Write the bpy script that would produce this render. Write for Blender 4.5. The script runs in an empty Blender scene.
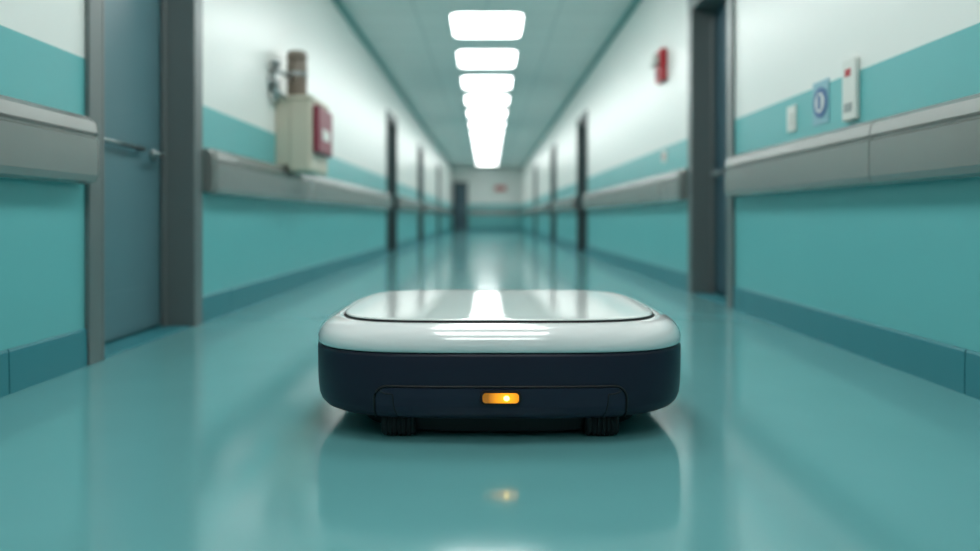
import bpy, bmesh, math
from mathutils import Vector, Matrix
S=bpy.context.scene
COL=S.collection
H=0.55; HW=1.5; ZC=2.72; YB=-3.0; YE=31.6; ZT=1.145
# ---------- materials ----------
def lin(c):
    return tuple(((v/255)/12.92 if v/255<=.04045 else (((v/255)+.055)/1.055)**2.4) for v in c)+(1,)
def mat(name,rgb,rough=.5,metal=0,coat=0,emit=None,es=0,noise=0,nscale=6,bump=0,spec=.5,rvar=0):
    m=bpy.data.materials.new(name); m.use_nodes=True; nt=m.node_tree; b=nt.nodes['Principled BSDF']
    c=lin(rgb); b.inputs['Base Color'].default_value=c
    b.inputs['Roughness'].default_value=rough; b.inputs['Metallic'].default_value=metal
    b.inputs['Coat Weight'].default_value=coat; b.inputs['Coat Roughness'].default_value=.03
    b.inputs['Specular IOR Level'].default_value=spec
    if emit: b.inputs['Emission Color'].default_value=lin(emit); b.inputs['Emission Strength'].default_value=es
    if noise or bump or rvar:
        g=nt.nodes.new('ShaderNodeNewGeometry'); n=nt.nodes.new('ShaderNodeTexNoise')
        n.inputs['Scale'].default_value=nscale; n.inputs['Detail'].default_value=5
        nt.links.new(g.outputs['Position'],n.inputs['Vector'])
        if noise:
            mx=nt.nodes.new('ShaderNodeMixRGB'); mx.inputs[1].default_value=tuple(v*(1-noise) for v in c[:3])+(1,)
            mx.inputs[2].default_value=tuple(min(1,v*(1+noise)) for v in c[:3])+(1,)
            nt.links.new(n.outputs['Fac'],mx.inputs[0]); nt.links.new(mx.outputs[0],b.inputs['Base Color'])
        if rvar:
            mr=nt.nodes.new('ShaderNodeMapRange'); mr.inputs[3].default_value=rough-rvar; mr.inputs[4].default_value=rough+rvar
            nt.links.new(n.outputs['Fac'],mr.inputs[0]); nt.links.new(mr.outputs[0],b.inputs['Roughness'])
        if bump:
            bp=nt.nodes.new('ShaderNodeBump'); bp.inputs['Strength'].default_value=bump; bp.inputs['Distance'].default_value=.002
            nt.links.new(n.outputs['Fac'],bp.inputs['Height']); nt.links.new(bp.outputs[0],b.inputs['Normal'])
    return m
def wallmat():
    m=mat('wall_paint',(200,210,200),.30,noise=.03,nscale=2)
    nt=m.node_tree; b=nt.nodes['Principled BSDF']
    g=nt.nodes.new('ShaderNodeNewGeometry'); s=nt.nodes.new('ShaderNodeSeparateXYZ')
    nt.links.new(g.outputs['Position'],s.inputs[0])
    gt=nt.nodes.new('ShaderNodeMath'); gt.operation='GREATER_THAN'; gt.inputs[1].default_value=ZT
    nt.links.new(s.outputs['Z'],gt.inputs[0])
    n=nt.nodes.new('ShaderNodeTexNoise'); n.inputs['Scale'].default_value=1.3
    nt.links.new(g.outputs['Position'],n.inputs['Vector'])
    t=nt.nodes.new('ShaderNodeMixRGB'); t.inputs[1].default_value=lin((106,184,186)); t.inputs[2].default_value=lin((114,193,194))
    nt.links.new(n.outputs['Fac'],t.inputs[0])
    mx=nt.nodes.new('ShaderNodeMixRGB'); mx.inputs[2].default_value=lin((240,241,237))
    nt.links.new(gt.outputs[0],mx.inputs[0]); nt.links.new(t.outputs[0],mx.inputs[1])
    nt.links.new(mx.outputs[0],b.inputs['Base Color'])
    return m
def ceilmat():
    m=mat('ceiling_tiles',(190,198,194),.7)
    nt=m.node_tree; b=nt.nodes['Principled BSDF']
    g=nt.nodes.new('ShaderNodeNewGeometry'); br=nt.nodes.new('ShaderNodeTexBrick')
    br.offset=0; br.inputs['Scale'].default_value=1; br.inputs['Brick Width'].default_value=.75; br.inputs['Row Height'].default_value=.6
    br.inputs['Mortar Size'].default_value=.012
    br.inputs['Color1'].default_value=lin((229,233,230)); br.inputs['Color2'].default_value=lin((226,230,227)); br.inputs['Mortar'].default_value=lin((208,215,213))
    nt.links.new(g.outputs['Position'],br.inputs['Vector']); nt.links.new(br.outputs['Color'],b.inputs['Base Color'])
    return m
M_wall=wallmat(); M_ceil=ceilmat()
M_floor=mat('floor_vinyl',(106,168,171),.115,noise=.05,nscale=3,rvar=.03,bump=.03,spec=.6)
M_base=mat('baseboard_vinyl',(58,134,144),.4,noise=.03)
M_rail=mat('rail_grey',(150,152,149),.27,metal=.5,noise=.03)
M_dark=mat('seam_dark',(40,52,54),.6,noise=.02)
M_frame=mat('frame_steel',(122,128,128),.35,metal=.35,noise=.03)
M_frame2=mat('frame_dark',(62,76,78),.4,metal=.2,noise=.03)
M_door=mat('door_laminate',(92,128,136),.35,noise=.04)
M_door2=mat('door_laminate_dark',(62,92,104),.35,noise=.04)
M_steel=mat('brushed_steel',(165,170,170),.28,metal=.9,noise=.02)
M_lamp=mat('lamp_diffuser',(255,255,255),.5,emit=(252,254,252),es=8.3,noise=.01)
M_trimw=mat('lamp_frame',(215,222,218),.5,noise=.02)
M_teal=mat('trim_teal',(80,150,148),.4,noise=.03)
# ---------- helpers ----------
def finish(bm,name,m,parent=None,smooth=False,bevel=0,seg=2):
    bmesh.ops.recalc_face_normals(bm,faces=bm.faces)
    me=bpy.data.meshes.new(name); bm.to_mesh(me); bm.free()
    for x in (m if isinstance(m,(list,tuple)) else [m]): me.materials.append(x)
    o=bpy.data.objects.new(name,me); COL.objects.link(o)
    if smooth:
        for p in me.polygons: p.use_smooth=True
    if bevel:
        md=o.modifiers.new('bev','BEVEL'); md.width=bevel; md.segments=seg; md.limit_method='ANGLE'; md.harden_normals=False
    if parent: o.parent=parent
    return o
def empty(name,loc=(0,0,0)):
    e=bpy.data.objects.new(name,None); e.empty_display_size=.1; e.location=loc; COL.objects.link(e); return e
def addbox(bm,x0,x1,y0,y1,z0,z1,mi=0):
    x0,x1=min(x0,x1),max(x0,x1)
    v=[bm.verts.new(p) for p in [(x0,y0,z0),(x1,y0,z0),(x1,y1,z0),(x0,y1,z0),(x0,y0,z1),(x1,y0,z1),(x1,y1,z1),(x0,y1,z1)]]
    for f in [(0,3,2,1),(4,5,6,7),(0,1,5,4),(1,2,6,5),(2,3,7,6),(3,0,4,7)]:
        bm.faces.new([v[i] for i in f]).material_index=mi
def box(name,m,x0,x1,y0,y1,z0,z1,parent=None,bevel=0,seg=2):
    bm=bmesh.new(); addbox(bm,x0,x1,y0,y1,z0,z1); return finish(bm,name,m,parent,bevel=bevel,seg=seg)
def tube(bm,pts,r,seg=12):
    rings=[]
    pts=[Vector(p) for p in pts]
    for i,p in enumerate(pts):
        d=(pts[min(i+1,len(pts)-1)]-pts[max(i-1,0)]).normalized()
        up=Vector((0,0,1)) if abs(d.z)<.9 else Vector((1,0,0))
        u=d.cross(up).normalized(); w=d.cross(u).normalized()
        rings.append([bm.verts.new(p+r*(math.cos(2*math.pi*k/seg)*u+math.sin(2*math.pi*k/seg)*w)) for k in range(seg)])
    for a,b in zip(rings,rings[1:]):
        for k in range(seg): bm.faces.new([a[k],a[(k+1)%seg],b[(k+1)%seg],b[k]])
    bm.faces.new(rings[0][::-1]); bm.faces.new(rings[-1])
def lathe(bm,prof,c,axis='Z',seg=40):
    rings=[]
    for (r,h) in prof:
        ring=[]
        for k in range(seg):
            a=2*math.pi*k/seg; u,v=r*math.cos(a),r*math.sin(a)
            p={'Z':(u,v,h),'X':(h,u,v),'Y':(u,h,v)}[axis]
            ring.append(bm.verts.new((c[0]+p[0],c[1]+p[1],c[2]+p[2])))
        rings.append(ring)
    for a,b in zip(rings,rings[1:]):
        for k in range(seg): bm.faces.new([a[k],a[(k+1)%seg],b[(k+1)%seg],b[k]])
    bm.faces.new(rings[0][::-1]); bm.faces.new(rings[-1])
def rrect(w,h,r,seg=8):
    out=[]
    for cx,cy,a0 in [(w/2-r,h/2-r,0),(-w/2+r,h/2-r,90),(-w/2+r,-h/2+r,180),(w/2-r,-h/2+r,270)]:
        for k in range(seg+1):
            a=math.radians(a0+90*k/seg); out.append((cx+r*math.cos(a),cy+r*math.sin(a)))
    return out
def prism(bm,outline,f0,f1):
    a=[bm.verts.new(f0(*p)) for p in outline]; b=[bm.verts.new(f1(*p)) for p in outline]
    n=len(a)
    for k in range(n): bm.faces.new([a[k],a[(k+1)%n],b[(k+1)%n],b[k]])
    bm.faces.new(a[::-1]); bm.faces.new(b)
# ---------- doors & walls ----------
L=[(2.84,3.755),(11.1,12.1),(16.1,17.1),(22.3,23.3)]
R=[(4.55,5.36),(11.1,12.1),(16.1,17.1),(22.3,23.3)]
DH=2.08; FW=.09
def segs(d,pad):
    out=[];y=YB
    for a,b in d: out.append((y,a-pad)); y=b+pad
    out.append((y,YE)); return out
dn=0
for side,ds,nm in ((-1,L,'left'),(1,R,'right')):
    bm=bmesh.new()
    for a,b in segs(ds,0): addbox(bm,side*HW,side*(HW+.25),a,b,0,ZC)
    for a,b in ds:
        addbox(bm,side*HW,side*(HW+.25),a,b,DH,ZC)
        addbox(bm,side*(HW+.2),side*(HW+.25),a,b,0,DH)
    finish(bm,'wall_'+nm,M_wall)
    # baseboards
    bm=bmesh.new()
    for a,b in segs(ds,FW):
        y=a
        while y<b-.01:
            cuts=[c for c in (2.30,4.3,6.3,8.3,10.3,14.3,18.3,21,26,29) if c>y+.01 and c<b]
            e=cuts[0] if cuts else b
            pr=[(0,0),(.012,0),(.012,.018),(.010,.132),(.006,.14),(0,.14)]
            A=[bm.verts.new((side*(HW-x),y+.003,z)) for x,z in pr]; B=[bm.verts.new((side*(HW-x),e-.003,z)) for x,z in pr]
            for k in range(6): bm.faces.new([A[k],A[(k+1)%6],B[(k+1)%6],B[k]])
            bm.faces.new(A[::-1]); bm.faces.new(B)
            y=e
    finish(bm,'baseboard_'+nm,M_base)
    bm=bmesh.new()
    for a,b in segs(ds,FW): addbox(bm,side*HW,side*(HW-.004),a+.001,b-.001,.001,.136)
    finish(bm,'trim_'+('3' if side<0 else '4'),M_dark)
    bm=bmesh.new(); addbox(bm,side*HW,side*(HW-.035),YB,YE,ZC-.05,ZC)
    finish(bm,'trim_'+('1' if side<0 else '2'),M_teal)
    # handrails
    for a,b in segs(ds,FW+.03):
        if a==YB: a+=.05
        if b>YE-1: b-=.1
        if b-a<.5: continue
        g=empty('wall_handrail',(side*HW,(a+b)/2,.8))
        prof=[(0,.69),(.045,.672),(.072,.682),(.082,.705),(.082,.835),(.070,.842),(.070,.850),(.082,.858),(.072,.900),(.052,.918),(0,.922)]
        bounds=[a]+[c for c in (2.74,6.9,9.2,14,19.2,25.5,28.5) if a+.3<c<b-.3 and not(side<0 and c==2.74)]+[b]
        bm=bmesh.new()
        for s0,s1 in zip(bounds,bounds[1:]):
            st=[]
            e0=(s0==a); e1=(s1==b)
            st+= [(s0,.72),(s0+.012,.93),(s0+.03,1)] if e0 else [(s0+.003,1)]
            st+= [(s1-.03,1),(s1-.012,.93),(s1,.72)] if e1 else [(s1-.003,1)]
            rr=[[bm.verts.new((side*(HW-x*k),y,.8+(z-.8)*(1-(1-k)*.35))) for x,z in prof] for y,k in st]
            n=len(prof)
            for p,q in zip(rr,rr[1:]):
                for k in range(n): bm.faces.new([p[k],p[(k+1)%n],q[(k+1)%n],q[k]])
            bm.faces.new(rr[0][::-1]); bm.faces.new(rr[-1])
        T=Matrix.Translation((-side*HW,-(a+b)/2,-.8))
        o=finish(bm,'rail_cover',M_rail); o.data.transform(T); o.parent=g
        o=box('rail_core',M_dark,side*HW,side*(HW-.06),a+.05,b-.05,.70,.90); o.data.transform(T); o.parent=g
    for i,(a,b) in enumerate(ds):
        dn+=1; g=empty('door_%d'%dn)
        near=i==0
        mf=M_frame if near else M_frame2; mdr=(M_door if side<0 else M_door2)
        bm=bmesh.new()
        addbox(bm,side*(HW+.0),side*(HW-.02),a-FW,a+.0,0,DH+FW)
        addbox(bm,side*(HW+.0),side*(HW-.02),b,b+FW,0,DH+FW)
        addbox(bm,side*(HW+.0),side*(HW-.02),a,b,DH,DH+FW)
        addbox(bm,side*(HW-.02),side*(HW+.15),a,a+.02,0,DH)
        addbox(bm,side*(HW-.02),side*(HW+.15),b-.02,b,0,DH)
        addbox(bm,side*(HW-.02),side*(HW+.15),a+.02,b-.02,DH-.02,DH)
        addbox(bm,side*(HW+.12),side*(HW+.145),b-.04,b-.02,0,DH-.02)
        addbox(bm,side*(HW+.12),side*(HW+.145),a+.02,a+.04,0,DH-.02)
        finish(bm,'frame',mf,g,bevel=.004)
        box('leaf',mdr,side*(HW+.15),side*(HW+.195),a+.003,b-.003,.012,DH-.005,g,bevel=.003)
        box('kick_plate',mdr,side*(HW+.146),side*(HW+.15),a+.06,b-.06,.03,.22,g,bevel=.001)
        box('threshold',M_base,side*(HW+.0),side*(HW+.15),a+.02,b-.02,.0,.004,g)
        xd=side*(HW+.15)
        bm=bmesh.new()
        yh=b-.12
        lathe(bm,[(.028,0),(.028,.01),(.022,.014)] if side<0 else [(.028,0),(.028,-.01),(.022,-.014)],(xd,yh,.86),'X',24)
        s=-side
        tube(bm,[(xd,yh,.86),(xd+s*.045,yh,.86),(xd+s*.055,yh-.012,.86),(xd+s*.055,yh-.13,.86)],.011)
        finish(bm,'lever_handle',M_steel,g,smooth=True)
        bm=bmesh.new()
        tube(bm,[(xd+s*.002,a+.08,.885),(xd+s*.03,a+.08,.885),(xd+s*.03,yh-.15,.875),(xd+s*.002,yh-.15,.875)],.010)
        finish(bm,'pull_bar',M_steel,g,smooth=True)
        bm=bmesh.new()
        for z in (.25,1.05,1.85): tube(bm,[(xd+s*.006,a+.028,z-.05),(xd+s*.006,a+.028,z+.05)],.007)
        finish(bm,'hinges',M_steel,g,smooth=True)
box('floor',M_floor,-HW-.25,HW+.25,YB-.2,YE+.2,-.1,0)
box('ceiling',M_ceil,-HW-.25,HW+.25,YB-.2,YE+.2,ZC,ZC+.1)
box('wall_end',M_wall,-HW-.25,HW+.25,YE,YE+.2,0,ZC)
box('wall_back',M_wall,-HW-.25,HW+.25,YB-.2,YB,0,ZC)
box('baseboard_end',M_base,-.8,HW-.02,YE-.012,YE,0,.14)
g=empty('door_%d'%(dn+1))
bm=bmesh.new(); addbox(bm,-1.46,-1.38,YE-.03,YE,0,2.1); addbox(bm,-.90,-.82,YE-.03,YE,0,2.1); addbox(bm,-1.38,-.90,YE-.03,YE,2.02,2.1)
finish(bm,'frame',M_frame2,g,bevel=.004)
box('leaf',M_door2,-1.38,-.90,YE-.02,YE,.01,2.02,g)
bm=bmesh.new(); tube(bm,[(-.95,YE-.02,1),(-.95,YE-.07,1),(-1.07,YE-.07,1)],.01); finish(bm,'lever_handle',M_steel,g,smooth=True)
bm=bmesh.new(); addbox(bm,-.75,1.4,YE-.06,YE,.69,.92); finish(bm,'wall_handrail',M_rail,bevel=.015)
M_red=mat('red_plastic',(190,38,48),.35,noise=.03)
M_white=mat('white_plastic',(228,228,222),.4,noise=.02)
g=empty('exit_sign'); box('sign_plate',M_white,.15,.95,YE-.02,YE,1.55,2.0,g); box('sign_stripe',M_red,.35,.8,YE-.026,YE-.02,1.72,1.92,g)
# ---------- ceiling lamps ----------
ys=[7.75+1.75*k for k in range(-5,14)]
for y0 in ys:
    if y0+1.15>YE: continue
    g=empty('ceiling_lamp',(0,y0+.54,ZC))
    bm=bmesh.new(); prism(bm,rrect(.82,1.08,.13),lambda x,y:(x,y,-.012),lambda x,y:(x,y,0)); finish(bm,'lamp_frame',M_trimw,g)
    bm=bmesh.new(); prism(bm,rrect(.765,1.00,.11),lambda x,y:(x,y,-.018),lambda x,y:(x,y,-.012)); finish(bm,'diffuser',M_lamp,g)
# ---------- robot ----------
M_navy=mat('robot_body_navy',(35,37,54),.4,noise=.03,bump=.02,nscale=200,spec=.3)
M_navy2=mat('robot_panel_navy',(38,40,59),.36,noise=.03,spec=.35)
M_shell=mat('robot_shell_white',(244,243,243),.14,coat=1,noise=.01)
M_lid=mat('robot_lid_gloss',(228,232,230),.02,noise=.01,spec=.6)
M_black=mat('black_rubber',(12,13,17),.6,noise=.05)
M_led=mat('amber_led',(255,210,110),.3,emit=(255,214,110),es=5,noise=.01)
M_amber=mat('amber_lens',(215,120,14),.22,coat=.5,emit=(250,158,20),es=.35)
# lens glow falls off with distance from the diode behind it (object space)
nt=M_amber.node_tree; b=nt.nodes['Principled BSDF']
tc=nt.nodes.new('ShaderNodeTexCoord'); vm=nt.nodes.new('ShaderNodeVectorMath'); vm.operation='DISTANCE'; vm.inputs[1].default_value=(.014,-.477,.1165)
nt.links.new(tc.outputs['Object'],vm.inputs[0])
mr=nt.nodes.new('ShaderNodeMapRange'); mr.inputs[1].default_value=.008; mr.inputs[2].default_value=.045; mr.inputs[3].default_value=1.6; mr.inputs[4].default_value=.15
nt.links.new(vm.outputs['Value'],mr.inputs[0]); nt.links.new(mr.outputs[0],b.inputs['Emission Strength'])
RX,RY=.033,2.25
robot=empty('cleaning_robot',(RX,RY,0))
A_,B_,N_=.500,.465,4.1
def sup(a,b,n,t,oy=0):
    c,s=math.cos(t),math.sin(t)
    return (a*math.copysign(abs(c)**(2/n),c), oy+b*math.copysign(abs(s)**(2/n),s))
NT=320
TS=[]
for k in range(NT):
    q=k/NT*4; i=int(q); u=q-i
    w=u*u*(3-2*u)*.55+u*.45
    TS.append((i+w)*math.pi/2)
def rings(bm,rl,cap0=True,cap1=True):
    vs=[]
    for (a,b,n,z,oy) in rl: vs.append([bm.verts.new((*sup(a,b,n,t,oy),z)) for t in TS])
    for p,q in zip(vs,vs[1:]):
        for k in range(NT): bm.faces.new([p[k],p[(k+1)%NT],q[(k+1)%NT],q[k]])
    if cap0: bm.faces.new(vs[0][::-1])
    if cap1: bm.faces.new(vs[-1])
DP=[(.050,.12),(.0505,.075),(.053,.050),(.058,.032),(.066,.018),(.077,.009),(.092,.004),(.115,.0015),(.14,.0005),(.17,0),(.212,0),(.2185,.0015),(.2205,.006),(.2205,.03)]
bm=bmesh.new(); rings(bm,[(A_-i,B_-i,N_,z,0) for z,i in DP]); o=finish(bm,'lower_body',M_navy,robot,smooth=True)
WP=[(.222,.03),(.2222,.005),(.2245,.001),(.230,-.001),(.242,.0),(.254,.004),(.264,.010),(.273,.019),(.280,.030),(.2845,.041),(.2865,.050)]
LA,LB,LN,LO=.430,.395,4.5,.006
bm=bmesh.new()
rl=[(A_-i,B_-i,N_,z,0) for z,i in WP]+[(LA+.006,LB+.006,LN,.2872,LO),(LA+.003,LB+.003,LN,.2865,LO),(LA+.003,LB+.003,LN,.280,LO)]
rings(bm,rl); finish(bm,'upper_shell',M_shell,robot,smooth=True)
bm=bmesh.new(); rings(bm,[(A_-.007,B_-.007,N_,.2190,0),(A_-.007,B_-.007,N_,.2235,0)]); finish(bm,'seam_gasket',M_black,robot,smooth=False)
bm=bmesh.new(); rings(bm,[(LA+.002,LB+.002,LN,.2805,LO),(LA+.002,LB+.002,LN,.2905,LO),(LA-.002,LB-.002,LN,.2912,LO),(LA-.004,LB-.004,LN,.2905,LO)]); finish(bm,'lid_gasket',M_black,robot)
bm=bmesh.new(); rings(bm,[(LA-.001,LB-.001,LN,.2895,LO),(LA-.001,LB-.001,LN,.2922,LO),(LA-.003,LB-.003,LN,.2935,LO),(LA-.008,LB-.008,LN,.2941,LO),(LA-.03,LB-.03,LN,.2944,LO),(.2,.2,4,.2948,LO)]); 
finish(bm,'lid',M_lid,robot,smooth=True)
def inset(z):
    for (z0,i0),(z1,i1) in zip(DP,DP[1:]):
        if z0<=z<=z1 and z1>z0: return i0+(i1-i0)*(z-z0)/(z1-z0)
    return 0
def fy(x,z):
    i=inset(z); return -(B_-i)*max(0,1-(abs(x)/(A_-i))**N_)**(1/N_)
def patch(name,hw0,hw1,z0,z1,rc,off,m,nx=60,nz=26):
    bm=bmesh.new(); rows=[]
    for j in range(nz+1):
        v=j/nz; v=1-(1-v)**1.6; z=z0+(z1-z0)*v; w=hw0+(hw1-hw0)*v
        if z>z1-rc: w-= rc-math.sqrt(max(0,rc*rc-(z-(z1-rc))**2))
        rows.append([( -w+2*w*i/nx, z) for i in range(nx+1)])
    F=[[bm.verts.new((x,fy(x,z)-off,z)) for x,z in r] for r in rows]
    Bk=[[bm.verts.new((x,fy(x,z)+.004,z)) for x,z in r] for r in rows]
    for j in range(nz):
        for i in range(nx):
            bm.faces.new([F[j][i],F[j][i+1],F[j+1][i+1],F[j+1][i]])
    per=[(0,i) for i in range(nx+1)]+[(j,nx) for j in range(1,nz+1)]+[(nz,i) for i in range(nx-1,-1,-1)]+[(j,0) for j in range(nz-1,0,-1)]
    n=len(per)
    for k in range(n):
        a,b=per[k],per[(k+1)%n]
        bm.faces.new([F[a[0]][a[1]],Bk[a[0]][a[1]],Bk[b[0]][b[1]],F[b[0]][b[1]]])
    return finish(bm,name,m,robot)
def sline(bm,pts,off,r):
    tube(bm,[(x,fy(x,z)-off,z) for x,z in pts],r,8)
patch('front_bumper_panel',.300,.305,.054,.138,.03,.005,M_navy2)
bm=bmesh.new()
out=[]
for j in range(14): out.append((-.309,.058+.049*j/13))
for k in range(9):
    a=math.radians(180-90*k/8); out.append((-.275+.034*math.cos(a),.107+.034*math.sin(a)))
out+= [(-.275+.55*k/40,.141) for k in range(1,40)]
for k in range(9):
    a=math.radians(90-90*k/8); out.append((.275+.034*math.cos(a),.107+.034*math.sin(a)))
for j in range(1,14): out.append((.309,.107-.049*j/13))
sline(bm,out,.0005,.0032)
for s in (-1,1):
    sline(bm,[(s*(.262-.012*(k/12)**2),.122-.062*k/12) for k in range(13)],.0048,.0018)
    sline(bm,[(s*(.262+.032*math.sin(k/8*math.pi/2)),.122+.009*(1-math.cos(k/8*math.pi/2))) for k in range(9)],.0048,.0018)
finish(bm,'panel_grooves',M_black,robot,smooth=True)
# indicator
yf=-B_-.005; zl=.1165
bm=bmesh.new(); prism(bm,rrect(.102,.036,.016),lambda x,z:(x,yf-.0045,zl+z),lambda x,z:(x,yf+.01,zl+z)); finish(bm,'indicator_bezel',M_black,robot,bevel=.0015)
bm=bmesh.new(); prism(bm,rrect(.088,.024,.0085),lambda x,z:(x,yf-.0070,zl+z),lambda x,z:(x,yf-.004,zl+z)); finish(bm,'indicator_lens',M_amber,robot,bevel=.001)
bm=bmesh.new(); prism(bm,rrect(.014,.012,.0058),lambda x,z:(x+.014,yf-.0074,zl+z),lambda x,z:(x+.014,yf-.0069,zl+z))
finish(bm,'indicator_led',M_led,robot)
# chassis + wheels
bm=bmesh.new(); rings(bm,[(.375,.385,3.2,.010,0),(.39,.40,3.2,.016,0),(.41,.415,3.4,.054,0)]); finish(bm,'chassis',M_black,robot,smooth=False)  # black chassis, enlarged and lowered to deepen the contact shadow under the robot
for i,(wx,wy) in enumerate([(-.255,-.378),(.255,-.378),(-.255,.375),(.255,.375)]):
    bm=bmesh.new(); pr=[(.018,-.042),(.030,-.042),(.034,-.038)]
    for k in range(6):
        h=-.032+k*.0118; pr+=[(.036,h-.003),(.036,h+.003),(.033,h+.0045),(.033,h+.0075)]
    pr+=[(.034,.038),(.030,.042),(.018,.042)]
    lathe(bm,pr,(wx,wy,.036),'X',36); finish(bm,'wheel_%d'%(i+1),M_black,robot)
# ---------- wall dispenser (left) ----------
M_cream=mat('cream_plastic',(206,198,180),.4,noise=.03)
M_brown=mat('bottle_brown_grey',(128,114,102),.35,noise=.04)
M_maroon=mat('maroon_plastic',(140,52,70),.4,noise=.04)
g=empty('sanitizer_dispenser')
box('back_plate',M_cream,-HW,-1.40,5.225,5.775,.925,1.395,g,bevel=.006)
box('cabinet',M_cream,-1.412,-1.245,5.22,5.78,.875,1.40,g,bevel=.025,seg=4)
box('cabinet_cap',M_cream,-HW+.012,-1.235,5.21,5.79,1.385,1.42,g,bevel=.012,seg=3)
box('front_panel',M_maroon,-1.248,-1.200,5.27,5.74,1.02,1.36,g,bevel=.015,seg=3)
box('front_window',M_white,-1.201,-1.196,5.38,5.62,1.12,1.20,g,bevel=.003)
bm=bmesh.new(); lathe(bm,[(.05,0),(.068,.008),(.072,.02),(.072,.26),(.066,.28),(.074,.285),(.074,.33),(.06,.345)],(-1.39,5.40,1.42),'Z'); finish(bm,'bottle',M_brown,g,smooth=True,)
bm=bmesh.new(); lathe(bm,[(.05,0),(.078,.004),(.078,.03),(.05,.034)],(-1.39,5.40,1.58),'Z'); finish(bm,'bottle_clamp',M_steel,g)
bm=bmesh.new(); tube(bm,[(-HW,5.08,1.56),(-1.44,5.08,1.56),(-1.42,5.12,1.56),(-1.41,5.36,1.56)],.016); tube(bm,[(-HW,5.08,1.42),(-1.44,5.08,1.42),(-1.43,5.12,1.41),(-1.43,5.28,1.40)],.016)
tube(bm,[(-1.455,5.08,1.36),(-1.455,5.08,1.60)],.022)
lathe(bm,[(.05,0),(.05,.012),(.03,.02)],(-HW,5.08,1.48),'X',24); lathe(bm,[(.02,0),(.035,.005),(.035,.03),(.02,.036)],(-1.455,5.08,1.60),'Z',20)
finish(bm,'bracket',M_steel,g,smooth=True)
# ---------- fire alarm (right) ----------
g=empty('fire_alarm')
box('housing',M_red,HW-.055,HW,6.14,6.36,1.70,1.97,g,bevel=.012,seg=3)
box('strobe_lens',M_white,HW-.115,HW-.055,6.18,6.32,1.83,1.93,g,bevel=.018,seg=3)
bm=bmesh.new(); lathe(bm,[(.04,0),(.04,-.01),(.03,-.014)],(HW-.055,6.25,1.765),'X',24); finish(bm,'sounder_grille',M_maroon,g)
# ---------- signs / switches (right) ----------
M_blue=mat('sign_blue',(70,110,160),.4,noise=.03)
g=empty('light_switch'); box('plate',M_white,HW-.010,HW,3.57,3.67,.975,1.10,g,bevel=.003); box('rocker',M_white,HW-.016,HW-.010,3.60,3.64,1.01,1.065,g,bevel=.002)
g=empty('round_sign')
box('plate',mat('sign_pale',(140,186,198),.4,noise=.02),HW-.004,HW,3.23,3.39,.97,1.165,g,bevel=.001)
def disc(name,m,r,x0,x1,cy,cz,par):
    bm=bmesh.new(); lathe(bm,[(r,x0),(r,x1)],(0,cy,cz),'X',40); return finish(bm,name,m,par)
disc('blue_disc',M_blue,.068,HW-.008,HW-.004,3.31,1.067,g)
disc('white_centre',M_white,.044,HW-.010,HW-.008,3.31,1.067,g)
box('pictogram',M_blue,HW-.012,HW-.010,3.295,3.325,1.035,1.10,g)
g=empty('card_reader'); box('body',M_white,HW-.022,HW,2.965,3.075,.95,1.20,g,bevel=.006,seg=3); box('red_mark',M_red,HW-.024,HW-.022,3.0,3.045,1.13,1.16,g)
box('slot',M_steel,HW-.025,HW-.022,2.99,3.05,.985,1.02,g)
g=empty('wall_notice'); box('plate',M_white,HW-.01,HW,6.15,6.3,1.02,1.12,g,bevel=.002); box('label',M_red,HW-.012,HW-.01,6.19,6.26,1.05,1.09,g)
# ---------- world, camera ----------
w=bpy.data.worlds.new('World'); S.world=w; w.use_nodes=True; w.node_tree.nodes['Background'].inputs[0].default_value=(.6,.75,.75,1); w.node_tree.nodes['Background'].inputs[1].default_value=.3
cam=bpy.data.cameras.new('camera'); co=bpy.data.objects.new('camera',cam); COL.objects.link(co); S.camera=co
co.location=(0,0,H); co.rotation_euler=(math.radians(90),0,0)
cam.sensor_width=36; cam.lens=738/980*36; cam.shift_x=3/980; cam.shift_y=-57.5/980
cam.dof.use_dof=True; cam.dof.focus_distance=1.83; cam.dof.aperture_fstop=1.05
cam.clip_start=.02
S.view_settings.view_transform='Standard'; S.view_settings.look='None'; S.view_settings.exposure=0
